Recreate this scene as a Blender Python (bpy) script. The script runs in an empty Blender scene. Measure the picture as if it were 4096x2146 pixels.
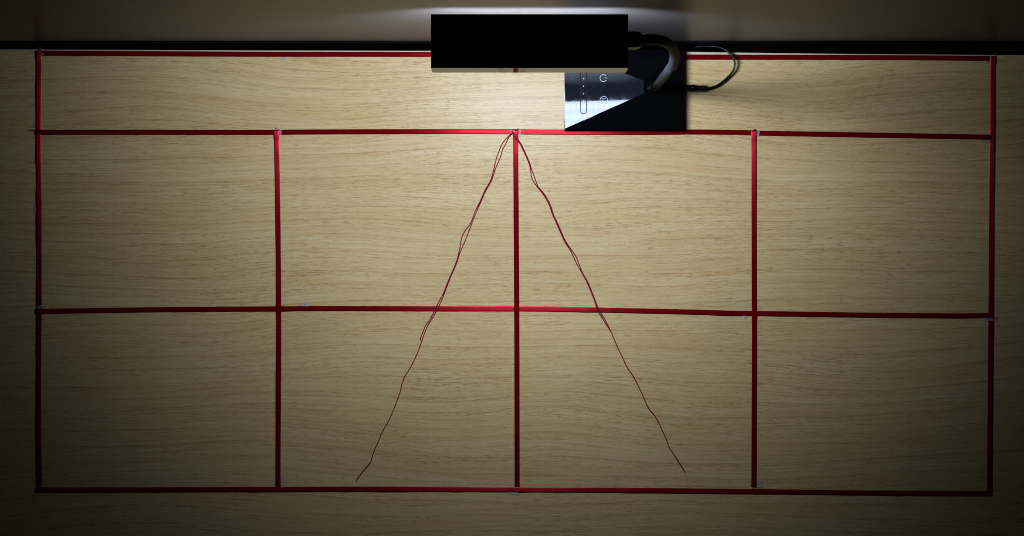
import bpy, bmesh, math, random
from mathutils import Vector, noise
random.seed(7)
S = bpy.context.scene
C = S.collection

# ------------------------------------------------------------------ camera, world, exposure
U = 0.00040          # metres per unit on the desk plane
H = 6000.0           # camera height in those units
ZS = H / 4300.0
cam_d = bpy.data.cameras.new('camera')
cam = bpy.data.objects.new('camera', cam_d)
C.objects.link(cam)
cam.location = (0, 0, H * U)
cam.rotation_euler = (0, 0, 0)
cam_d.sensor_width = 36
cam_d.lens = 36 * H / 4096.0
cam_d.clip_start = 0.01
cam_d.clip_end = 50
S.camera = cam
w = bpy.data.worlds.new('World')
S.world = w
w.use_nodes = True
w.node_tree.nodes['Background'].inputs[0].default_value = (1.0, 0.80, 0.5, 1)
w.node_tree.nodes['Background'].inputs[1].default_value = 0.003
S.view_settings.view_transform = 'Standard'
S.view_settings.look = 'None'
S.view_settings.exposure = 0
S.view_settings.gamma = 1
S.view_settings.use_curve_mapping = False
S.cycles.use_denoising = True
S.cycles.max_bounces = 8
S.cycles.filter_width = 1.0
LED_POWER = 37.0


def P(px, py, z=0.0):
    """a point at height z (units above the desk) seen at that place"""
    k = 1 - z / H
    return Vector(((px - 2048) * k * U, (1073 - py) * k * U, z * U))


def W(x, y, z):
    return Vector((x * U, y * U, z * U))


# ------------------------------------------------------------------ materials
def new_mat(name):
    m = bpy.data.materials.new(name)
    m.use_nodes = True
    return m, m.node_tree, m.node_tree.nodes['Principled BSDF']


def simple(name, col, rough=0.5, metal=0.0, spec=0.5, noise_amt=0.0, bump=0.0, nscale=400, **kw):
    m, t, b = new_mat(name)
    b.inputs['Base Color'].default_value = (*col, 1)
    b.inputs['Roughness'].default_value = rough
    b.inputs['Metallic'].default_value = metal
    b.inputs['Specular IOR Level'].default_value = spec
    for k, v in kw.items():
        b.inputs[k].default_value = v
    tc = t.nodes.new('ShaderNodeTexCoord')
    n = t.nodes.new('ShaderNodeTexNoise')
    n.inputs['Scale'].default_value = nscale
    n.inputs['Detail'].default_value = 4
    t.links.new(tc.outputs['Object'], n.inputs['Vector'])
    if noise_amt:
        mr = t.nodes.new('ShaderNodeMapRange')
        mr.inputs['To Min'].default_value = max(0.0, rough - noise_amt)
        mr.inputs['To Max'].default_value = min(1.0, rough + noise_amt)
        t.links.new(n.outputs['Fac'], mr.inputs['Value'])
        t.links.new(mr.outputs['Result'], b.inputs['Roughness'])
    if bump:
        bp = t.nodes.new('ShaderNodeBump')
        bp.inputs['Strength'].default_value = bump
        bp.inputs['Distance'].default_value = 0.0004
        t.links.new(n.outputs['Fac'], bp.inputs['Height'])
        t.links.new(bp.outputs['Normal'], b.inputs['Normal'])
    return m


class G:
    """tiny node graph helper"""
    def __init__(self, t):
        self.t = t

    def new(self, typ, **kw):
        n = self.t.nodes.new(typ)
        for k, v in kw.items():
            setattr(n, k, v)
        return n

    def put(self, sock, v):
        if isinstance(v, bpy.types.NodeSocket):
            self.t.links.new(v, sock)
        else:
            sock.default_value = v

    def math(self, op, a, b=0.0, c=0.0, clamp=False):
        n = self.new('ShaderNodeMath', operation=op, use_clamp=clamp)
        self.put(n.inputs[0], a)
        self.put(n.inputs[1], b)
        self.put(n.inputs[2], c)
        return n.outputs[0]

    def noise(self, vec, scale, detail=2, rough=0.5):
        n = self.new('ShaderNodeTexNoise')
        self.put(n.inputs['Vector'], vec)
        n.inputs['Scale'].default_value = scale
        n.inputs['Detail'].default_value = detail
        n.inputs['Roughness'].default_value = rough
        return n.outputs['Fac']

    def vec(self, x, y, z=0.0):
        n = self.new('ShaderNodeCombineXYZ')
        self.put(n.inputs[0], x)
        self.put(n.inputs[1], y)
        self.put(n.inputs[2], z)
        return n.outputs[0]

    def ramp(self, v, a, b, lo=0.0, hi=1.0, smooth=True):
        n = self.new('ShaderNodeMapRange', interpolation_type='SMOOTHSTEP' if smooth else 'LINEAR')
        self.put(n.inputs['Value'], v)
        n.inputs['From Min'].default_value = a
        n.inputs['From Max'].default_value = b
        n.inputs['To Min'].default_value = lo
        n.inputs['To Max'].default_value = hi
        return n.outputs[0]

    def mix(self, f, a, b):
        n = self.new('ShaderNodeMix', data_type='RGBA')
        self.put(n.inputs[0], f)
        self.put(n.inputs[6], a if isinstance(a, bpy.types.NodeSocket) else (*a, 1))
        self.put(n.inputs[7], b if isinstance(b, bpy.types.NodeSocket) else (*b, 1))
        return n.outputs[2]


def wood_mat(name, base, grain, pore, rough, axis='y', contrast=1.0, spec=0.4):
    m, t, b = new_mat(name)
    g = G(t)
    tc = g.new('ShaderNodeTexCoord')
    sx = g.new('ShaderNodeSeparateXYZ')
    t.links.new(tc.outputs['Object'], sx.inputs[0])
    x = sx.outputs[0]
    y = sx.outputs[1 if axis == 'y' else 2]
    # slow undulation of the growth lines
    w1 = g.noise(g.vec(g.math('MULTIPLY', x, 1.5), g.math('MULTIPLY', y, 4.0), 3.1), 1.0, 1)
    w2 = g.noise(g.vec(g.math('MULTIPLY', x, 6.0), g.math('MULTIPLY', y, 22.0), 7.7), 1.0, 2)
    warp = g.math('ADD', g.math('MULTIPLY', w1, 0.11), g.math('MULTIPLY', w2, 0.010))
    v = g.math('ADD', y, warp)
    # ring lines: a sharp dark edge that fades away on one side, unequal spacing
    sp = g.noise(g.vec(0.0, g.math('MULTIPLY', v, 9.0), 1.0), 1.0, 2)
    tt = g.math('ADD', g.math('MULTIPLY', v, 46.0), g.math('MULTIPLY', sp, 5.0))
    jit = g.noise(g.vec(g.math('MULTIPLY', x, 55.0), g.math('MULTIPLY', v, 260.0), 5.0), 1.0, 3, 0.6)
    tt = g.math('ADD', tt, g.math('MULTIPLY', g.math('SUBTRACT', jit, 0.5), 0.05))
    saw = g.math('FRACT', tt)
    line = g.math('POWER', saw, 16.0)
    body = g.math('POWER', saw, 2.0)
    brk = g.noise(g.vec(g.math('MULTIPLY', x, 9.0), g.math('MULTIPLY', v, 30.0), 9.0), 1.0, 3, 0.6)
    line = g.math('MULTIPLY', line, g.ramp(brk, 0.34, 0.56))
    # short pores
    p1 = g.noise(g.vec(g.math('MULTIPLY', x, 62.0), g.math('MULTIPLY', v, 900.0), 2.0), 1.0, 2, 0.7)
    p2 = g.noise(g.vec(g.math('MULTIPLY', x, 11.0), g.math('MULTIPLY', v, 430.0), 4.0), 1.0, 4, 0.7)
    zone = g.noise(g.vec(g.math('MULTIPLY', x, 4.0), g.math('MULTIPLY', v, 16.0), 6.0), 1.0, 2)
    zone = g.ramp(zone, 0.30, 0.68)
    pores = g.math('ADD', g.math('MULTIPLY', g.ramp(p1, 0.55, 0.62), 0.9),
                   g.math('MULTIPLY', g.ramp(p2, 0.52, 0.63), 0.62))
    pores = g.math('MULTIPLY', pores, g.math('ADD', 0.28, g.math('MULTIPLY', g.math('ADD', zone, body), 0.55)), clamp=True)
    tone = g.noise(g.vec(g.math('MULTIPLY', x, 2.5), g.math('MULTIPLY', v, 26.0), 8.0), 1.0, 4, 0.6)
    fine = g.noise(g.vec(g.math('MULTIPLY', x, 5.0), g.math('MULTIPLY', v, 300.0), 8.0), 1.0, 4, 0.7)
    col = g.mix(g.ramp(tone, 0.3, 0.72, 0, 0.42 * contrast), base, grain)
    col = g.mix(g.math('MULTIPLY', g.ramp(fine, 0.42, 0.62), 0.55 * contrast), col, grain)
    col = g.mix(g.math('MULTIPLY', pores, 0.80 * contrast, clamp=True), col, pore)
    col = g.mix(g.math('MULTIPLY', line, 0.55 * contrast, clamp=True), col, pore)
    t.links.new(col, b.inputs['Base Color'])
    b.inputs['Roughness'].default_value = rough
    b.inputs['Specular IOR Level'].default_value = spec
    bp = g.new('ShaderNodeBump')
    bp.inputs['Strength'].default_value = 0.12
    bp.inputs['Distance'].default_value = 0.0002
    bp.invert = True
    t.links.new(pores, bp.inputs['Height'])
    t.links.new(bp.outputs['Normal'], b.inputs['Normal'])
    return m


M = {}
M['oak'] = wood_mat('pale_oak_laminate', (0.81, 0.59, 0.27), (0.68, 0.405, 0.13), (0.44, 0.22, 0.065), 0.40)
M['edge'] = simple('pale_edge_banding', (0.76, 0.63, 0.40), 0.4, noise_amt=0.05)
M['wall'] = wood_mat('dark_brown_laminate', (0.062, 0.054, 0.048), (0.047, 0.039, 0.031), (0.032, 0.024, 0.018), 0.36, axis='z', contrast=1.0, spec=0.24)
M['skirt'] = simple('black_glossy_strip', (0.003, 0.003, 0.005), 0.3, noise_amt=0.1, spec=0.2)
M['gloss'] = simple('glossy_black_plastic', (0.0025, 0.0025, 0.003), 0.06, spec=0.5, noise_amt=0.03, nscale=60)
M['matte'] = simple('matte_black_plastic', (0.006, 0.006, 0.006), 0.5, noise_amt=0.1, spec=0.25)
M['rubber'] = simple('grey_black_silicone', (0.024, 0.024, 0.024), 0.62, noise_amt=0.08, spec=0.12, bump=0.1, nscale=2500)
M['cable'] = simple('black_cable_jacket', (0.003, 0.003, 0.004), 0.35, noise_amt=0.06, spec=0.2)
M['bezel'] = simple('glossy_grey_rim', (0.05, 0.055, 0.055), 0.10, spec=0.12)
M['white'] = simple('white_print', (0.62, 0.65, 0.68), 0.5)
M['thread'] = simple('dark_red_cord', (0.25, 0.004, 0.015), 0.8, noise_amt=0.1, spec=0.2, bump=0.6, nscale=1800)
M['fray'] = simple('frayed_red_fibre', (0.40, 0.05, 0.04), 0.6)
M['lint'] = simple('dark_lint', (0.03, 0.03, 0.02), 0.8)


def panel_plastic():
    """touch panel: glossy black with dust and fine scratches"""
    m, t, b = new_mat('scuffed_glossy_black_panel')
    g = G(t)
    tc = g.new('ShaderNodeTexCoord')
    o = tc.outputs['Object']
    sx = g.new('ShaderNodeSeparateXYZ')
    t.links.new(o, sx.inputs[0])
    x, y = sx.outputs[0], sx.outputs[1]
    n1 = g.noise(o, 90, 5, 0.7)
    sc = g.new('ShaderNodeTexVoronoi', feature='DISTANCE_TO_EDGE')
    n2 = g.new('ShaderNodeTexNoise')
    n2.inputs['Scale'].default_value = 30
    t.links.new(o, n2.inputs['Vector'])
    add = g.new('ShaderNodeVectorMath', operation='MULTIPLY_ADD')
    t.links.new(n2.outputs['Color'], add.inputs[0])
    add.inputs[1].default_value = (0.03, 0.03, 0.0)
    t.links.new(o, add.inputs[2])
    t.links.new(add.outputs[0], sc.inputs['Vector'])
    sc.inputs['Scale'].default_value = 45
    scr = g.ramp(sc.outputs['Distance'], 0.0, 0.02, 1, 0)
    rub = g.noise(g.vec(g.math('MULTIPLY', x, 1400), g.math('MULTIPLY', y, 90), 0), 1.0, 3, 0.6)
    rub = g.ramp(rub, 0.56, 0.70)
    dust = g.math('ADD', g.math('MULTIPLY', scr, g.ramp(n1, 0.48, 0.62)), g.math('MULTIPLY', rub, g.ramp(n1, 0.45, 0.6)), clamp=True)
    col = g.mix(g.math('MULTIPLY', dust, 0.30), (0.010, 0.012, 0.015), (0.10, 0.13, 0.17))
    t.links.new(col, b.inputs['Base Color'])
    b.inputs['Roughness'].default_value = 0.07
    r = g.ramp(n1, 0.3, 0.7, 0.02, 0.06)
    t.links.new(r, b.inputs['Roughness'])
    b.inputs['Specular IOR Level'].default_value = 0.34
    return m


M['panel'] = panel_plastic()


def satin():
    m, t, b = new_mat('red_satin')
    g = G(t)
    uv = g.new('ShaderNodeUVMap')
    uv.uv_map = 'UVMap'
    sx = g.new('ShaderNodeSeparateXYZ')
    t.links.new(uv.outputs[0], sx.inputs[0])
    u, v = sx.outputs[0], sx.outputs[1]          # u across 0..1, v along in metres
    fib = g.noise(g.vec(g.math('MULTIPLY', u, 26), g.math('MULTIPLY', v, 160), 0), 1.0, 3, 0.6)
    weave = g.noise(g.vec(g.math('MULTIPLY', u, 9), g.math('MULTIPLY', v, 900), 3), 1.0, 2, 0.6)
    col = g.mix(fib, (0.42, 0.001, 0.005), (0.58, 0.004, 0.013))
    # picot edge: little dark gaps between the loops
    e = g.math('ABSOLUTE', g.math('SUBTRACT', u, 0.5))
    edge = g.ramp(e, 0.42, 0.46)
    loop = g.ramp(g.math('SINE', g.math('MULTIPLY', v, 2 * math.pi / 0.0013)), -0.1, 0.3)
    col = g.mix(g.math('MULTIPLY', g.math('MULTIPLY', edge, loop), 0.85), col, (0.03, 0.0, 0.002))
    t.links.new(col, b.inputs['Base Color'])
    b.inputs['Metallic'].default_value = 0.70
    b.inputs['Roughness'].default_value = 0.5
    t.links.new(g.ramp(weave, 0.3, 0.7, 0.34, 0.47), b.inputs['Roughness'])
    b.inputs['Anisotropic'].default_value = 0.85
    tg = g.new('ShaderNodeTangent', direction_type='UV_MAP')
    tg.uv_map = 'UVMap'
    t.links.new(tg.outputs[0], b.inputs['Tangent'])
    bp = g.new('ShaderNodeBump')
    bp.inputs['Strength'].default_value = 0.25
    bp.inputs['Distance'].default_value = 0.0002
    t.links.new(weave, bp.inputs['Height'])
    t.links.new(bp.outputs['Normal'], b.inputs['Normal'])
    return m


M['satin'] = satin()


def tape_mat():
    m, t, b = new_mat('clear_crinkled_tape')
    g = G(t)
    tc = g.new('ShaderNodeTexCoord')
    n = g.noise(tc.outputs['Object'], 500, 4, 0.7)
    b.inputs['Base Color'].default_value = (0.62, 0.58, 0.57, 1)
    b.inputs['Roughness'].default_value = 0.28
    b.inputs['Specular IOR Level'].default_value = 0.8
    t.links.new(g.ramp(n, 0.3, 0.75, 0.08, 0.5), b.inputs['Alpha'])
    bp = g.new('ShaderNodeBump')
    bp.inputs['Strength'].default_value = 0.9
    bp.inputs['Distance'].default_value = 0.0008
    t.links.new(n, bp.inputs['Height'])
    t.links.new(bp.outputs['Normal'], b.inputs['Normal'])
    return m


M['tape'] = tape_mat()


def led_mat(name='led_diffuser'):
    """diffuser with rows of LEDs behind it and a wide beam"""
    m, t, b = new_mat(name)
    t.nodes.remove(b)
    g = G(t)
    tc = g.new('ShaderNodeTexCoord')
    sx = g.new('ShaderNodeSeparateXYZ')
    t.links.new(tc.outputs['Object'], sx.inputs[0])
    cx = g.math('COSINE', g.math('MULTIPLY', sx.outputs[0], 2 * math.pi / (26 * U)))
    cy = g.math('COSINE', g.math('MULTIPLY', sx.outputs[1], 2 * math.pi / (44 * U)))
    dots = g.math('MULTIPLY', g.ramp(cx, -0.2, 1.0), g.ramp(cy, -0.2, 1.0))
    dots = g.math('ADD', 0.88, g.math('MULTIPLY', dots, 0.5))
    geo = g.new('ShaderNodeNewGeometry')
    dp = g.new('ShaderNodeVectorMath', operation='DOT_PRODUCT')
    t.links.new(geo.outputs['Incoming'], dp.inputs[0])
    t.links.new(geo.outputs['Normal'], dp.inputs[1])
    fc = g.new('ShaderNodeFloatCurve')
    cv = fc.mapping.curves[0]
    fc.mapping.use_clip = False
    pts = [(0.0, 0.02), (0.15, 0.04), (0.25, 0.09), (0.35, 0.26), (0.5, 0.70), (0.6, 0.70), (0.79, 0.38), (1.0, 0.2)]
    cv.points[0].location = pts[0]
    cv.points[1].location = pts[-1]
    for q in pts[1:-1]:
        cv.points.new(*q)
    fc.mapping.update()
    g.put(fc.inputs['Value'], g.math('ABSOLUTE', dp.outputs['Value']))
    wide = g.math('MULTIPLY', fc.outputs['Value'], 5.0)      # wide batwing beam
    em = g.new('ShaderNodeEmission')
    em.inputs[0].default_value = (0.74, 0.91, 1.27, 1)
    s = g.math('MULTIPLY', g.math('MULTIPLY', dots, wide), LED_POWER)
    t.links.new(s, em.inputs[1])
    t.links.new(em.outputs[0], t.nodes['Material Output'].inputs[0])
    return m


M['led'] = led_mat()


# ------------------------------------------------------------------ mesh helpers
def add_obj(name, me, mat=None, parent=None, smooth=False):
    o = bpy.data.objects.new(name, me)
    C.objects.link(o)
    if mat:
        me.materials.append(mat)
    if parent:
        o.parent = parent
        o.matrix_parent_inverse = parent.matrix_basis.inverted()
    if smooth:
        for p in me.polygons:
            p.use_smooth = True
    return o


def tag(o, label, cat, group=None):
    o['label'] = label
    o['category'] = cat
    if group:
        o['group'] = group
    return o


def thing(name, label, cat, loc=(0, 0, 0), group=None):
    o = bpy.data.objects.new(name, None)
    o.empty_display_size = 0.02
    o.location = loc
    C.objects.link(o)
    return tag(o, label, cat, group)


def mesh(name, verts, faces):
    me = bpy.data.meshes.new(name)
    me.from_pydata([tuple(v) for v in verts], [], faces)
    me.update()
    return me


def fix(me):
    bm = bmesh.new()
    bm.from_mesh(me)
    bmesh.ops.recalc_face_normals(bm, faces=bm.faces)
    bm.to_mesh(me)
    bm.free()
    return me


def box(name, x0, x1, y0, y1, z0, z1, bevel=0.0, seg=2):
    bm = bmesh.new()
    bmesh.ops.create_cube(bm, size=1)
    for v in bm.verts:
        v.co = Vector(((x0 if v.co.x < 0 else x1) * U, (y0 if v.co.y < 0 else y1) * U, (z0 if v.co.z < 0 else z1) * U))
    if bevel:
        bmesh.ops.bevel(bm, geom=list(bm.edges), offset=bevel * U, segments=seg, affect='EDGES')
    me = bpy.data.meshes.new(name)
    bm.to_mesh(me)
    bm.free()
    return me


def catmull(pts, n=8):
    out = []
    P_ = [pts[0]] + list(pts) + [pts[-1]]
    for i in range(1, len(P_) - 2):
        a, b, c, d = P_[i - 1], P_[i], P_[i + 1], P_[i + 2]
        for k in range(n):
            t = k / n
            out.append(0.5 * ((2 * b) + (c - a) * t + (2 * a - 5 * b + 4 * c - d) * t * t + (3 * b - a - 3 * c + d) * t ** 3))
    out.append(pts[-1].copy())
    return out


def tube_geo(path, radii, nseg=12, verts=None, faces=None, twist=0.0, lobes=0, flat=1.0):
    verts = [] if verts is None else verts
    faces = [] if faces is None else faces
    base = len(verts)
    n = len(path)
    up = Vector((0, 0, 1))
    prev = None
    acc = 0
    for i, p in enumerate(path):
        tg = (path[min(i + 1, n - 1)] - path[max(i - 1, 0)]).normalized()
        if prev is None:
            a = up.cross(tg)
            if a.length < 1e-3:
                a = Vector((1, 0, 0))
            a.normalize()
        else:
            a = prev - tg * prev.dot(tg)
            a.normalize()
        b = tg.cross(a)
        prev = a
        r = radii[i] if isinstance(radii, (list, tuple)) else radii
        if i:
            acc += (path[i] - path[i - 1]).length
        for k in range(nseg):
            th = 2 * math.pi * k / nseg
            rr = r
            if lobes:
                rr = r * (0.85 + 0.22 * abs(math.cos(lobes / 2 * (th + acc * twist))))
            verts.append(p + a * (math.cos(th) * rr) + b * (math.sin(th) * rr * flat))
    for i in range(n - 1):
        for k in range(nseg):
            k2 = (k + 1) % nseg
            faces.append((base + i * nseg + k, base + i * nseg + k2, base + (i + 1) * nseg + k2, base + (i + 1) * nseg + k))
    faces.append(tuple(base + k for k in range(nseg))[::-1])
    faces.append(tuple(base + (n - 1) * nseg + k for k in range(nseg)))
    return verts, faces


def tube(name, path, radii, nseg=12, **kw):
    v, f = tube_geo(path, radii, nseg, **kw)
    return fix(mesh(name, v, f))


def prism(name, poly, z0, z1, bevel=0.0):
    """poly: (x,y) units, z0 bottom, z1 top (number or list)"""
    n = len(poly)
    zt = z1 if isinstance(z1, (list, tuple)) else [z1] * n
    v = [W(x, y, z0) for x, y in poly] + [W(x, y, zt[i]) for i, (x, y) in enumerate(poly)]
    f = [tuple(range(n))[::-1], tuple(range(n, 2 * n))]
    for i in range(n):
        j = (i + 1) % n
        f.append((i, j, n + j, n + i))
    me = fix(mesh(name, v, f))
    if bevel:
        bm = bmesh.new()
        bm.from_mesh(me)
        bmesh.ops.bevel(bm, geom=list(bm.edges), offset=bevel * U, segments=2, affect='EDGES')
        bm.to_mesh(me)
        bm.free()
    return me


# ------------------------------------------------------------------ desk
desk = thing('desk', 'pale oak laminate desk with a straight back edge, under the whole ribbon grid', 'desk', (0, 0, 0))
EDGE = [(-500, 196), (0, 198), (500, 199.5), (1000, 202), (1730, 203.6), (2200, 205), (2737, 207.2), (3100, 212.5), (3400, 216), (3990, 220.3), (4600, 225)]
INNER = [(-500, 200), (0, 202), (500, 205), (1000, 208), (1730, 210.5), (2200, 213.5), (2737, 218), (3100, 221), (3400, 222), (3990, 225), (4600, 229)]
T = 56
vs, fs = [], []
n = len(INNER)
for (px, py) in INNER:
    p = P(px, py); vs.append(Vector((p.x, p.y, 0)))
for (px, py) in INNER:
    vs.append(Vector((P(px, py).x, -1500 * U, 0)))
for (px, py) in INNER:
    p = P(px, py); vs.append(Vector((p.x, p.y, -T * U)))
for (px, py) in INNER:
    vs.append(Vector((P(px, py).x, -1500 * U, -T * U)))
for i in range(n - 1):
    fs += [(i, i + 1, n + i + 1, n + i), (2 * n + i, 3 * n + i, 3 * n + i + 1, 2 * n + i + 1),
           (i, 2 * n + i, 2 * n + i + 1, i + 1), (n + i, n + i + 1, 3 * n + i + 1, 3 * n + i)]
fs += [(0, n, 3 * n, 2 * n), (n - 1, 3 * n - 1, 4 * n - 1, 2 * n - 1)]
add_obj('desktop', fix(mesh('desktop', vs, fs)), M['oak'], desk)
# rounded back edge banding
vs, fs = [], []
prof = [(0.0, -0.25), (0.12, -0.9), (0.5, -1.1), (0.82, -1.6), (0.96, -3.2), (1.0, -7.0), (1.0, -T), (0.0, -T)]
for (a, b) in zip(INNER, EDGE):
    pa, pb = P(*a), P(*b)
    for (s, z) in prof:
        q = pa.lerp(pb, s)
        vs.append(Vector((q.x, q.y + (0.6 * U if s == 0 else 0) + 0.0, z * U)))
k = len(prof)
for i in range(n - 1):
    for j in range(k):
        j2 = (j + 1) % k
        fs.append((i * k + j, i * k + j2, (i + 1) * k + j2, (i + 1) * k + j))
add_obj('edge_band', fix(mesh('edge_band', vs, fs)), M['edge'], desk)

# ------------------------------------------------------------------ wall panel behind the desk
WY = 891
wall = thing('wall_panel', 'dark brown wood laminate panel standing upright behind the desk', 'panel', W(0, WY, 0))
ZB = 58
vs, fs = [], []
prof = [(40, 1900), (0, 1900), (0, ZB + 85), (0.8, ZB + 62), (3, ZB + 42), (7, ZB + 25), (14, ZB + 10), (24, ZB + 2), (40, ZB)]
for x in (-2700, 2700):
    for (dy, z) in prof:
        vs.append(W(x, WY + dy, z))
k = len(prof)
for j in range(k):
    j2 = (j + 1) % k
    fs.append((j, j2, k + j2, k + j))
fs += [tuple(range(k)), tuple(range(k, 2 * k))[::-1]]
add_obj('laminate_board', fix(mesh('laminate_board', vs, fs)), M['wall'], wall, False)
add_obj('black_strip', box('black_strip', -2700, 2700, WY + 4, WY + 38, -900, ZB - 0.5), M['skirt'], wall)

# ------------------------------------------------------------------ ribbons
RW = 10.4


def zprof(s, bumps, base):
    z = base
    for (c, h, wd) in bumps:
        d = abs(s - c)
        z = max(z, base + h * max(0.0, 1 - max(0, d - wd) / 16.0) ** 1.5 if d < wd + 16 else base)
    return z


def ribbon(name, label, pts, bumps=(), base=0.9, roll=0.0, seed=0, vertical=False, cutskew=(0, 0), frays=(), lift=0.0):
    """pts image-plane centre line; bumps: (coordinate, height, half width) where it rides over another ribbon"""
    P3 = [Vector((a, b, 0)) for a, b in pts]
    path = catmull(P3, 14)
    # densify
    dense = []
    for a, b in zip(path[:-1], path[1:]):
        m_ = max(1, int((b - a).length / 9))
        for i in range(m_):
            dense.append(a.lerp(b, i / m_))
    dense.append(path[-1])
    verts, faces, uvs = [], [], []
    NC = 7
    n_ = len(dense)
    acc = 0
    for i, p in enumerate(dense):
        tg = (dense[min(i + 1, n_ - 1)] - dense[max(i - 1, 0)]).normalized()
        nr = Vector((-tg.y, tg.x, 0))
        if i:
            acc += (dense[i] - dense[i - 1]).length
        s = p.y if vertical else p.x
        zb = zprof(s, bumps, base)
        wob = noise.noise(Vector((acc / 190.0, seed * 7.3, 0))) 
        wob2 = noise.noise(Vector((acc / 60.0, seed * 3.1, 5)))
        for j in range(NC):
            t_ = j / (NC - 1) * 2 - 1
            sk = 0
            if i == 0:
                sk = cutskew[0] * t_
            if i == n_ - 1:
                sk = cutskew[1] * t_
            q = p + nr * (t_ * RW * (1 + 0.03 * wob2)) + tg * sk
            z = zb + 0.45 * (1 - t_ * t_) + roll * t_ * 0.5 + abs(roll) * 0.5 + 0.9 * (wob * t_ + abs(wob)) + 0.5 * (wob2 * t_ + abs(wob2))
            z += lift * (0.6 + 0.4 * wob2)
            verts.append(P(q.x, q.y, z))
            uvs.append(((t_ + 1) / 2, acc * U))
    top = len(verts)
    for i in range(n_ - 1):
        for j in range(NC - 1):
            faces.append((i * NC + j, i * NC + j + 1, (i + 1) * NC + j + 1, (i + 1) * NC + j))
    me = bpy.data.meshes.new(name)
    me.from_pydata([tuple(v) for v in verts], [], faces)
    uvl = me.uv_layers.new(name='UVMap')
    for poly in me.polygons:
        for li, vi in zip(poly.loop_indices, poly.vertices):
            uvl.data[li].uv = uvs[vi]
    me.update()
    # face upwards
    if me.polygons[0].normal.z < 0:
        me.flip_normals()
    o = add_obj(name, me, M['satin'], None, True)
    so = o.modifiers.new('thickness', 'SOLIDIFY')
    so.thickness = 0.28 * U
    so.offset = -1
    tag(o, label, 'ribbon', 'red satin ribbons of the grid on the desk')
    for (fx, fy, dx, dy, cnt) in frays:
        v, f = [], []
        for q in range(cnt):
            a = Vector((fx + random.uniform(-6, 6) * (1 if abs(dy) > abs(dx) else 0.3), fy + random.uniform(-6, 6) * (1 if abs(dx) > abs(dy) else 0.3), 0))
            L = random.uniform(0.5, 1.0)
            cpts = []
            c1, c2 = random.uniform(-5, 5), random.uniform(-5, 5)
            for s_ in range(4):
                tt = s_ / 3
                cpts.append(P(a.x + dx * L * tt + c1 * tt * tt, a.y + dy * L * tt + c2 * tt * tt, 1.2 + 4 * tt * L))
            tube_geo(catmull(cpts, 3), 0.45 * U, 5, v, f)
        add_obj('frayed_threads', mesh('frayed_threads', v, f), M['fray'], o)
    return o


B1 = 0.95
ribbon('satin_ribbon', 'red ribbon along the back edge of the desk, passing under the lamp head',
       [(165, 214), (560, 216), (1000, 218), (1730, 219), (2250, 224), (2737, 229.5), (3000, 230), (3400, 231), (3700, 232.5), (3957, 235)], seed=1)
ribbon('satin_ribbon', 'long red ribbon with the cord knot, running just in front of the lamp base',
       [(141, 530), (560, 530), (1000, 530.5), (1240, 529), (1650, 527.5), (1960, 527), (2200, 529.5), (2600, 530.5), (2800, 529), (2960, 531), (3060, 534), (3400, 540), (3700, 545), (3968, 550)],
       bumps=[(154, B1, 16), (3968, B1, 16)], seed=2, frays=[(143, 528, -26, -4, 7)], cutskew=(0, -3))
ribbon('satin_ribbon', 'red horizontal ribbon across the middle of the grid, crossed by both cords',
       [(141, 1247.5), (300, 1244.5), (700, 1239), (1100, 1236.5), (1300, 1235), (1700, 1236), (2060, 1236), (2250, 1238), (2400, 1241), (2800, 1250), (2930, 1254), (3100, 1256), (3500, 1262), (3850, 1264.5), (3970, 1262)],
       bumps=[(157, B1, 16), (3965, B1, 16)], seed=3, cutskew=(1.5, 0), frays=[(3972, 1270, 14, 8, 8)])
ribbon('satin_ribbon', 'red ribbon closing the front side of the grid, nearest the bottom of the picture',
       [(142, 1961), (300, 1961), (700, 1960), (1050, 1959), (1500, 1957.5), (1980, 1959), (2160, 1959.7), (2600, 1963), (2940, 1966.7), (3080, 1968), (3500, 1973), (3900, 1975), (3967, 1973.5)],
       bumps=[(157, B1, 16), (2068, B1, 16), (3958, B1, 16)], seed=4, cutskew=(-1, 2), roll=0.0)
ribbon('satin_ribbon', 'red vertical ribbon closing the left side of the grid',
       [(155.5, 203), (155.5, 300), (154, 500), (154, 620), (156, 800), (156.5, 1150), (157.5, 1235), (155.5, 1320), (154.5, 1600), (156.5, 1880), (158, 1966)],
       bumps=[(214, B1, 16)], seed=5, vertical=True, lift=1.3, frays=[(163, 204, 2, -14, 5)])
ribbon('satin_ribbon', 'red vertical ribbon between the left side and the centre of the grid',
       [(1105.5, 521), (1107.5, 620), (1110.5, 800), (1113, 1000), (1115, 1235), (1114, 1500), (1112, 1880), (1113, 1963)],
       bumps=[(530, B1, 16), (1236, B1, 16), (1959, B1, 16)], seed=6, vertical=True, frays=[(1110, 519, -6, -8, 5), (1119, 1965, -5, 8, 5)])
ribbon('satin_ribbon', 'red vertical ribbon down the centre of the grid, between the two cords',
       [(2062.5, 518), (2064, 760), (2067, 1230), (2068, 1600), (2068.5, 1955)],
       bumps=[(528, B1, 16), (1236, B1, 16)], seed=7, vertical=True, frays=[(2066, 518, 3, -5, 3)])
ribbon('satin_ribbon', 'red vertical ribbon right of the centre, its lower end stopping short of the front ribbon',
       [(3015, 522), (3016, 600), (3017, 1160), (3018, 1330), (3016.5, 1700), (3015.5, 1950)],
       bumps=[(532, B1, 16), (1254, B1, 16)], seed=8, vertical=True, frays=[(3010, 1951, 5, 5, 5)], cutskew=(0, -1.5))
ribbon('satin_ribbon', 'red vertical ribbon closing the right side of the grid',
       [(3973.5, 225), (3971, 320), (3970, 450), (3968.5, 560), (3966, 900), (3965, 1160), (3963.6, 1300), (3961, 1600), (3959, 1920), (3958, 1966)],
       bumps=[(235, B1, 16)], seed=9, vertical=True, lift=1.3, frays=[(3978, 224, 2, -16, 6)])

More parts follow.
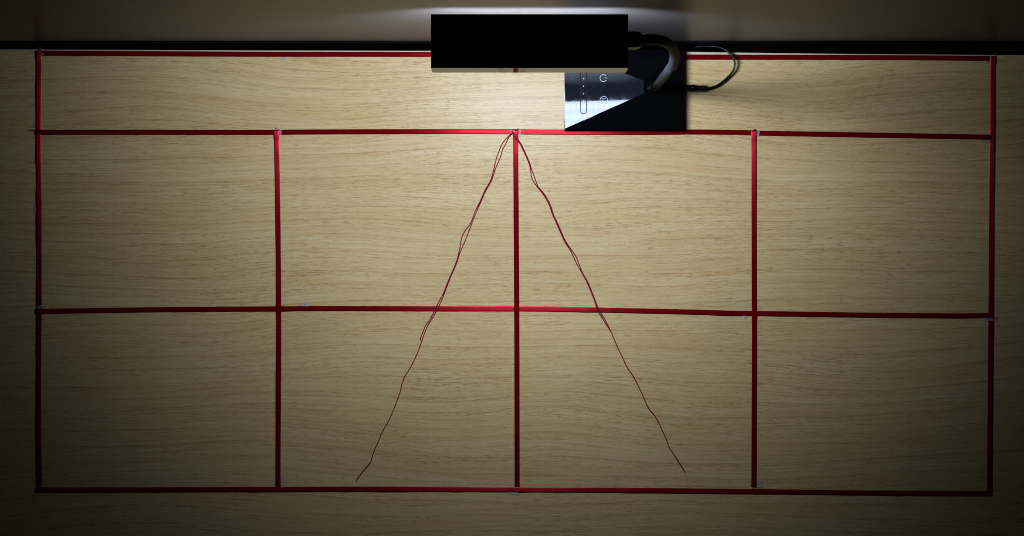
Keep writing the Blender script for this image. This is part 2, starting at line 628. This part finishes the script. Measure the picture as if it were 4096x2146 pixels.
# ------------------------------------------------------------------ cords
RIBY = [(527, 14), (1238, 14)]


def cord_z(x, y):
    z = 1.6
    for (c, wd) in RIBY:
        d = abs(y - c)
        if d < wd + 22:
            z = max(z, 1.6 + 1.9 * min(1, max(0, (wd + 22 - d) / 22)))
    d = abs(x - 2065)
    if d < 40:
        z = max(z, 1.6 + 2.6 * min(1, (40 - d) / 25))
    return z


def cord(name, label, strands, group):
    v, f = [], []
    for k_, pts in enumerate(strands):
        path = catmull([P(a, b, cord_z(a, b) + (0.5 * k_)) for a, b in pts], 6)
        tube_geo(path, [1.95 * U * (1.0 + 0.08 * math.sin(i * 1.7)) for i in range(len(path))], 8, v, f, twist=900, lobes=6)
    o = add_obj(name, fix(mesh(name, v, f)), M['thread'], None, True)
    return tag(o, label, 'cord', group)


LA = [(2052, 531), (2040, 540), (2020, 561), (2008, 577.5), (1997, 604), (1987, 631), (1979, 662), (1974.5, 682), (1961, 725.5), (1939, 763), (1923, 801), (1901.5, 844.5), (1882.6, 893), (1861, 923), (1846.4, 952.7), (1842.6, 980), (1836.6, 1007), (1828.5, 1039), (1816, 1072), (1803, 1101), (1788, 1136.5), (1774, 1174), (1758, 1203), (1737.5, 1245), (1718, 1281.6), (1703.8, 1301), (1692.5, 1326.7), (1685, 1345), (1682, 1358)]
LB = [(2054, 533), (2042, 541), (2032.6, 554.7), (2022, 577.5), (2011, 598), (2003.6, 623), (1993, 650), (1983, 673), (1980, 682), (1965, 725.5), (1943.7, 763), (1927, 801), (1907, 844.5), (1888, 893), (1873.4, 931), (1861, 963.5), (1848.5, 990.5), (1838, 1017.6), (1829.6, 1044.6), (1819, 1072), (1806, 1101), (1792, 1136.5), (1780, 1169), (1765.7, 1203), (1748.8, 1239), (1726, 1279), (1709, 1307), (1696.4, 1338), (1684, 1374.5), (1667, 1419.6), (1644.6, 1464.6), (1619, 1507), (1609.7, 1532), (1599.6, 1571.6), (1580, 1625), (1557.4, 1678.6), (1532, 1723.6), (1515, 1763), (1495.4, 1808), (1481.4, 1850), (1453, 1884), (1425, 1922.4)]
RA = [(2046, 527), (2056, 543), (2070, 561), (2082.4, 579.6), (2095, 606.5), (2104, 625), (2112, 644), (2119, 664), (2123, 687.5), (2126, 708), (2134, 727), (2146.7, 745.6), (2157, 757), (2178, 786), (2197, 821), (2211, 860.7), (2227, 896), (2240, 925.6), (2254, 958), (2268, 982), (2284, 1007), (2299, 1039), (2312.6, 1066), (2331.5, 1098.7), (2346, 1126), (2360, 1158), (2373, 1190.6), (2377.8, 1202), (2384.6, 1225), (2397.5, 1253.5), (2414.4, 1281.6), (2431, 1307), (2446.5, 1332)]
RB = [(2048, 525), (2059, 542), (2073, 560), (2085.4, 578.6), (2098, 605.5), (2107, 624), (2115, 643), (2122, 662.6), (2128, 683), (2136.3, 704), (2144.6, 729), (2153, 747.6), (2161, 757), (2182, 784), (2201, 819), (2214.5, 860), (2231, 895), (2244, 925), (2258, 957), (2271, 979), (2288, 1003), (2304.5, 1028), (2314, 1052.7), (2323.4, 1077), (2335, 1101), (2349, 1125), (2363, 1157), (2376, 1190), (2380, 1200), (2389, 1225), (2406, 1256), (2423, 1284.5), (2437, 1312.6), (2447, 1334), (2456.7, 1357.7), (2473.6, 1397), (2490.5, 1431), (2507, 1467.5), (2530, 1501), (2546.8, 1532), (2566.5, 1571.6), (2580.5, 1605.4), (2594.6, 1633.6), (2617, 1661.7), (2634, 1690), (2651, 1726.5), (2665, 1757.4), (2676, 1788.4), (2696, 1819.4), (2715.7, 1850), (2739, 1887)]
lc = cord('thin_cord', 'thin dark red cord slanting down to the left from the taped knot', [LA, LB], 'thin red cords hanging from the knot')
v, f = [], []
tube_geo([P(1686, 1347, 2), P(1683.5, 1352, 2.4), (P(1682, 1357, 2.4)), P(1681.5, 1361, 1.6)], [1.4 * U, 2.6 * U, 2.6 * U, 0.7 * U], 8, v, f)
add_obj('end_knot', fix(mesh('end_knot', v, f)), M['thread'], lc, True)
cord('thin_cord', 'thin dark red cord slanting down to the right from the taped knot', [RA, RB], 'thin red cords hanging from the knot')


# ------------------------------------------------------------------ bits of clear tape
def tape(label, x0, y0, x1, y1, z=1.4, curl=0.0, seed=0, rot=0.0):
    """crinkled patch of sticky tape"""
    nx, ny = 7, 9
    cx, cy = (x0 + x1) / 2, (y0 + y1) / 2
    v, f = [], []
    for j in range(ny):
        for i in range(nx):
            a = x0 + (x1 - x0) * i / (nx - 1)
            b = y0 + (y1 - y0) * j / (ny - 1)
            nn = noise.noise(Vector((a / 5, b / 5, seed)))
            if i in (0, nx - 1):
                a += nn * 3
            if j in (0, ny - 1):
                b += nn * 4
            dx, dy = a - cx, b - cy
            a = cx + dx * math.cos(rot) - dy * math.sin(rot)
            b = cy + dx * math.sin(rot) + dy * math.cos(rot)
            zz = z + 0.7 * abs(noise.noise(Vector((a / 3, b / 3, seed + 4)))) + curl * (j / (ny - 1)) ** 3
            v.append(P(a, b, zz))
    for j in range(ny - 1):
        for i in range(nx - 1):
            f.append((j * nx + i, (j + 1) * nx + i, (j + 1) * nx + i + 1, j * nx + i + 1))
    me = mesh('tape_piece', v, f)
    o = add_obj('tape_piece', me, M['tape'], None, True)
    so = o.modifiers.new('thickness', 'SOLIDIFY')
    so.thickness = 0.12 * U
    return tag(o, label, 'tape', 'bits of clear sticky tape')


tape('curled whitish tape scrap at the right of the top of the central ribbon', 2075, 520, 2084, 548, 3.2, 3, 1)
tape('crumpled tape wrapped round the knot, slanting one way across the ribbon', 2045, 519, 2052, 546, 5.0, 0, 2, -0.5)
tape('crumpled tape wrapped round the knot, slanting the other way and tucked underneath', 2046, 518, 2052, 548, 4.4, 0, 3, 0.75)
tape('small pinkish tape piece at the right of the top of the second vertical ribbon', 1116, 516, 1127, 541, 3.2, 1, 4)
tape('small pinkish tape piece at the right of the top of the fourth vertical ribbon', 3027, 522, 3038, 545, 3.2, 1, 5)
tape('faint white tape residue under the back ribbon near the left quarter', 1126, 229, 1148, 242, 0.5, 0, 6)
tape('tape scrap in the corner where the left ribbon meets the back ribbon', 167, 214, 177, 223, 2.0, 2, 7)
tape('clear tape patch under the left end of the ribbon in front of the lamp', 158, 541, 212, 549, 0.9, 1, 8)
tape('clear tape patch above the left end of the middle ribbon', 150, 1223, 189, 1235, 3.0, 1, 9)
tape('tiny white tape fleck hanging below the right end of the back ribbon', 3940, 246, 3949, 256, 1.2, 3, 10)
tape('clear tape sliver below the right end of the ribbon in front of the lamp', 3922, 560, 3962, 570, 0.9, 2, 11)
tape('small white T-shaped tape fleck under the middle ribbon near the right quarter', 2974, 1264, 2986, 1275, 1.2, 3, 12)
tape('white tape sliver below the front ribbon at the centre', 2037, 1971, 2081, 1977, 1.0, 2, 13, 0.1)
tape('clear tape strip beside the lower end of the second vertical ribbon', 1123, 1905, 1134, 1957, 1.0, 0, 14)
tape('clear tape patch beside the loose lower end of the fourth vertical ribbon', 3027, 1924, 3050, 1950, 0.9, 2, 15)
tape('tiny tape fleck at the left of the lower end of the left ribbon', 134, 1913, 147, 1921, 1.2, 2, 16)
tape('faint clear tape stuck above the middle ribbon, left of centre', 1197, 1214, 1243, 1225, 0.6, 1, 17)
tape('narrow tape bump on the outer side of the left ribbon', 138, 822, 146, 848, 0.9, 1, 18)
tape('clear tape patch at the right ribbon below the end of the middle ribbon', 3931, 1272, 3975, 1284, 2.4, 1, 19)
for (x, y, r, l) in ((1912, 766, 1.6, 'tiny dark speck on the desk left of the central ribbon'),
                     (2198, 766, 1.9, 'tiny dark curved lint on the desk right of the central ribbon'),
                     (1839, 1360, 1.5, 'tiny dark speck on the desk below the middle ribbon')):
    v, f = tube_geo([P(x - 2.5, y, 0.7), P(x, y - 0.8, 1.2), P(x + 2, y + 1.6, 0.8)], [0.5 * U, r * 0.7 * U, 0.4 * U], 6)
    tag(add_obj('lint_speck', fix(mesh('lint_speck', v, f)), M['lint']), l, 'speck', 'dark specks on the desk')

# ------------------------------------------------------------------ desk lamp
lamp = thing('desk_lamp', 'black desk lamp with flat rectangular LED head on a bent arm and glossy square base', 'desk lamp', W(440, 715, 0))
HB = (0.1497 * H, 0.1667 * H)      # underside and top of the head
x0, x1, y0, y1 = -270, 387, 667.6, 846
# base body with a trapezoid hole for the touch panel
A, B = (210, 552), (210, 867)
Cc, Dd = (523, 690), (523, 744)
FR, BR = (684, 552), (684, 867)
zA, zC, zF = 34, 66, 36
v = [W(*A, 0), W(*B, 0), W(*FR, 0), W(*BR, 0),
     W(*A, zA), W(*B, zA), W(*FR, zF), W(*BR, zF), W(*Cc, zC), W(*Dd, zC),
     W(*A, 8), W(*B, 8), W(*Cc, 8), W(*Dd, 8)]
f = [(0, 1, 3, 2),                      # underside
     (0, 2, 6, 4), (1, 5, 7, 3), (2, 3, 7, 6),          # front, back, right
     (0, 10, 11, 1), (0, 4, 10), (1, 11, 5),            # left, below the panel
     (4, 6, 8), (6, 7, 9, 8), (7, 5, 9),                # sloping top facets
     (4, 8, 12, 10), (8, 9, 13, 12), (9, 5, 11, 13), (10, 12, 13, 11)]
me = fix(mesh('base', v, f))
bm = bmesh.new()
bm.from_mesh(me)
bmesh.ops.bevel(bm, geom=[e for e in bm.edges if all(v_.co.z > 20 * U for v_ in e.verts) or abs(e.verts[0].co.z - e.verts[1].co.z) > 20 * U], offset=2.2 * U, segments=2, affect='EDGES', clamp_overlap=True)
bm.to_mesh(me)
bm.free()
base = add_obj('base', me, M['gloss'], lamp)


def pz(y, x=210.0):           # touch panel plane leans towards the wall
    return 32.5 - 0.031 * (y - 552) + 0.10 * (x - 210)


ins = 1.2
pl = [(A[0] + ins, A[1] + 3.5), (Cc[0] - ins, Cc[1] + 1.2), (Dd[0] - ins, Dd[1] - 1.2), (B[0] + ins, B[1] - 3.5)]
panel = add_obj('touch_panel', prism('touch_panel', pl, 9, [pz(y, x) for x, y in pl]), M['panel'], base)


def PB(px, py, dz=0.0):
    """image place -> point on the touch panel"""
    z = 20.0
    for _ in range(6):
        y = (1073 - py) * (1 - z / H)
        z = pz(y, (px - 2048) * (1 - z / H))
    q = P(px, py, z)
    q.z += dz * U
    return q


# slider groove outline, LED dots and printed icons
v, f = [], []
gp = [PB(2322.5, 236, 0.1)] + [PB(2322.5, y, 0.1) for y in range(250, 446, 14)]
for k in range(1, 12):
    a = math.pi - math.pi * k / 12
    gp.append(PB(2334.3 + 12 * math.cos(a), 444 + 12 * math.sin(a), 0.1))
gp += [PB(2346.2, y, 0.1) for y in range(444, 230, -14)]
tube_geo(gp, 1.5 * U, 8, v, f)
add_obj('slider_groove', fix(mesh('slider_groove', v, f)), M['matte'], panel, True)
for yy in (256, 286, 316, 346, 376, 405):
    bmd = bmesh.new()
    c0 = PB(2334, yy, 0.35)
    bmesh.ops.create_cone(bmd, segments=16, radius1=2.5 * U, radius2=2.3 * U, depth=0.3 * U, cap_ends=True)
    for q in bmd.verts:
        q.co += c0
    me = bpy.data.meshes.new('indicator_dot')
    bmd.to_mesh(me)
    bmd.free()
    add_obj('indicator_dot', me, M['white'], panel)


def stroke(name, lines, wd=0.95):
    v, f = [], []
    for pts in lines:
        n_ = len(pts)
        b0 = len(v)
        for i, (a, b) in enumerate(pts):
            p_, q_ = pts[max(i - 1, 0)], pts[min(i + 1, n_ - 1)]
            d = Vector((q_[0] - p_[0], q_[1] - p_[1]))
            d.normalize()
            nx, ny = -d.y * wd, d.x * wd
            v += [PB(a + nx, b + ny, 0.12), PB(a - nx, b - ny, 0.12), PB(a + nx, b + ny, 0.34), PB(a - nx, b - ny, 0.34)]
        for i in range(n_ - 1):
            s = b0 + i * 4
            f += [(s + 2, s + 3, s + 7, s + 6), (s, s + 4, s + 5, s + 1), (s, s + 2, s + 6, s + 4), (s + 1, s + 5, s + 7, s + 3)]
        s = b0 + (n_ - 1) * 4
        f += [(b0, b0 + 1, b0 + 3, b0 + 2), (s, s + 2, s + 3, s + 1)]
    return add_obj(name, fix(mesh(name, v, f)), M['white'], panel)


arc = [(2414 + 14 * math.cos(math.radians(t)), 313.3 + 14 * math.sin(math.radians(t))) for t in range(38, 323, 12)]
stroke('power_icon', [arc, [(2417.5, 313), (2429.5, 312.8)]])
circ = [(2415 + 15 * math.cos(math.radians(t)), 401.5 + 15 * math.sin(math.radians(t))) for t in range(0, 361, 15)]
stroke('mode_icon', [circ, [(2407, 395.6), (2422.6, 395.4), (2407.5, 402.2), (2422.6, 407.8), (2407, 409)]], 0.8)

# collar at the foot of the arm
cpos = (568, 716)
v, f = [], []
prof = [(30, 26), (36, 26), (38, 24), (40, 24), (41, 22.5), (45, 22.5), (46, 21), (49, 21), (50, 23), (54, 23), (56, 20), (60, 19)]
path = [W(cpos[0], cpos[1], z * ZS + 10) for z, r in prof]
add_obj('collar', tube('collar', path, [r * U for z, r in prof], 40), M['gloss'], base, True)
# lower rigid tube
stem = add_obj('lower_arm', tube('lower_arm', [W(568, 716, 56), W(568, 716, 200 * ZS), W(568.5, 717.5, 360 * ZS), W(569, 719, 470 * ZS)], [16.5 * U] * 4, 32), M['rubber'], lamp, True)
arcp = [W(569, 719, 462 * ZS), W(569.5, 720, 500 * ZS), P(2699, 215, 575 * ZS), P(2684, 186, 640 * ZS), P(2655, 166, 690 * ZS), P(2615, 158, 706 * ZS), P(2580, 160, 700 * ZS), P(2545, 163, 694 * ZS), P(2520, 164, 690 * ZS)]
ap = catmull(arcp, 10)
add_obj('flexible_neck', tube('flexible_neck', ap, [17.2 * U if i > 3 else (16.2 + 0.25 * i) * U for i in range(len(ap))], 32), M['rubber'], lamp, True)
# head
head = add_obj('head_housing', box('head_housing', x0, x1, y0 + 1.2, y1 - 1.2, HB[0] + 20, HB[1], 1.5), M['matte'], lamp)
# lower rim: a polished frame (four walls) round the recessed diffuser
zl, zh = HB[0] + 6, HB[1] - 3
v, f = [], []
fr_o = [(x0 - 0.4, y0 - 0.6), (x1 + 0.4, y0 - 0.6), (x1 + 0.4, y1 + 0.4), (x0 - 0.4, y1 + 0.4)]
fr_i = [(x0 + 3.5, y0 + 3), (x1 - 3.5, y0 + 3), (x1 - 3.5, y1 - 3), (x0 + 3.5, y1 - 3)]
for z in (zl, zh):
    for i, q in enumerate(fr_o):
        v.append(W(q[0], q[1] - (3.2 if z == zl and i < 2 else 0), z))
for z in (zl, zh - 6):
    for q in fr_i:
        v.append(W(q[0], q[1], z))
for i in range(4):
    j = (i + 1) % 4
    f += [(i, j, 4 + j, 4 + i), (8 + i, 12 + i, 12 + j, 8 + j), (i, 8 + i, 8 + j, j)]
f += []
me = mesh('head_bezel', v, f)
add_obj('head_bezel', fix(me), M['bezel'], head)
LD = 10
led_me = mesh('light_diffuser', [W(x0 + 12, y0 + 14, HB[0] + LD), W(x1 - 12, y0 + 14, HB[0] + LD), W(x1 - 12, y1 - 30, HB[0] + LD), W(x0 + 12, y1 - 30, HB[0] + LD)], [(0, 3, 2, 1)])
add_obj('light_diffuser', led_me, M['led'], head)
add_obj('reflector_tray', box('reflector_tray', x0 + 4, x1 - 4, y0 + 3.5, y1 - 3.5, HB[0] + LD + 1.5, HB[0] + 19), M['matte'], head)
# socket joining head and neck
socket = [(x1 + 0.5, 737), (x1 + 30, 737), (x1 + 47, 742), (x1 + 47, 785), (x1 + 30, 790), (x1 + 0.5, 790)]
add_obj('neck_socket', prism('neck_socket', socket, HB[0] + 8, HB[1] - 6, 2.5), M['matte'], head)
add_obj('socket_trim', prism('socket_trim', [(x1 + 1, 735.6), (x1 + 30, 735.6), (x1 + 46, 740.5), (x1 + 46, 742), (x1 + 1, 742)], HB[0] + 9, HB[0] + 26), M['bezel'], head)

# ------------------------------------------------------------------ power cable with plug
cable = thing('power_cable', 'thin black two-wire cable looping from the lamp base over the back edge', 'cable', P(2740, 352, 0))
px_, py_ = 2737, 352
prof = [(0, 9.5), (2, 10.5), (22, 10.5), (24, 9.6), (25.5, 10.6), (28, 9.6), (30, 10.6), (32, 9.6), (34, 10.6), (36, 9.8), (38, 10.8), (48, 11), (56, 9.6),
        (62, 9.4), (63, 7.6), (66, 7.6), (67, 9.4), (71, 9.4), (72, 7.6), (75, 7.6), (76, 9.4), (80, 9.4), (81, 7.6), (84, 7.6), (85, 9.4), (89, 9.4), (90, 7.6), (92, 7.6), (93, 9.4), (98, 9.4), (99, 6)]
path = [P(2733 + a * 0.92, 352 + 0.02 * a, 13.5) for a, r in prof]
add_obj('plug', tube('plug', path, [r * 1.28 * U for a, r in prof], 24), M['cable'], cable, True)
cp = [(2818, 353, 13), (2832, 355, 13), (2850, 351, 12), (2872, 342, 11), (2895, 325, 12), (2915, 306, 14), (2930, 288, 17), (2938, 268, 20), (2939, 250, 22), (2933, 232, 22), (2920, 216, 18), (2904, 203, 12), (2884, 193, 4), (2862, 188.5, -6), (2840, 187.5, -14), (2812, 187.8, -20), (2795, 188.5, -24), (2783, 192, -30), (2777, 199, -40), (2777, 207, -56), (2780, 212, -90), (2782, 216, -300)]
v, f = [], []
sp = catmull([P(*q) for q in cp], 8)
for side in (-1, 1):
    off = []
    for i, q in enumerate(sp):
        tg = (sp[min(i + 1, len(sp) - 1)] - sp[max(i - 1, 0)]).normalized()
        nn = tg.cross(Vector((0, 0, 1)))
        if nn.length < 1e-3:
            nn = Vector((0, 1, 0))
        nn.normalize()
        tilt = 0.25 + 0.6 * min(1, i / (len(sp) * 0.35))
        off.append(q + (nn * (1 - tilt) + Vector((0, 0, tilt * 0.9))) * (3.2 * U * side))
    tube_geo(off, 3.0 * U, 10, v, f)
add_obj('wire_pair', fix(mesh('wire_pair', v, f)), M['cable'], cable, True)
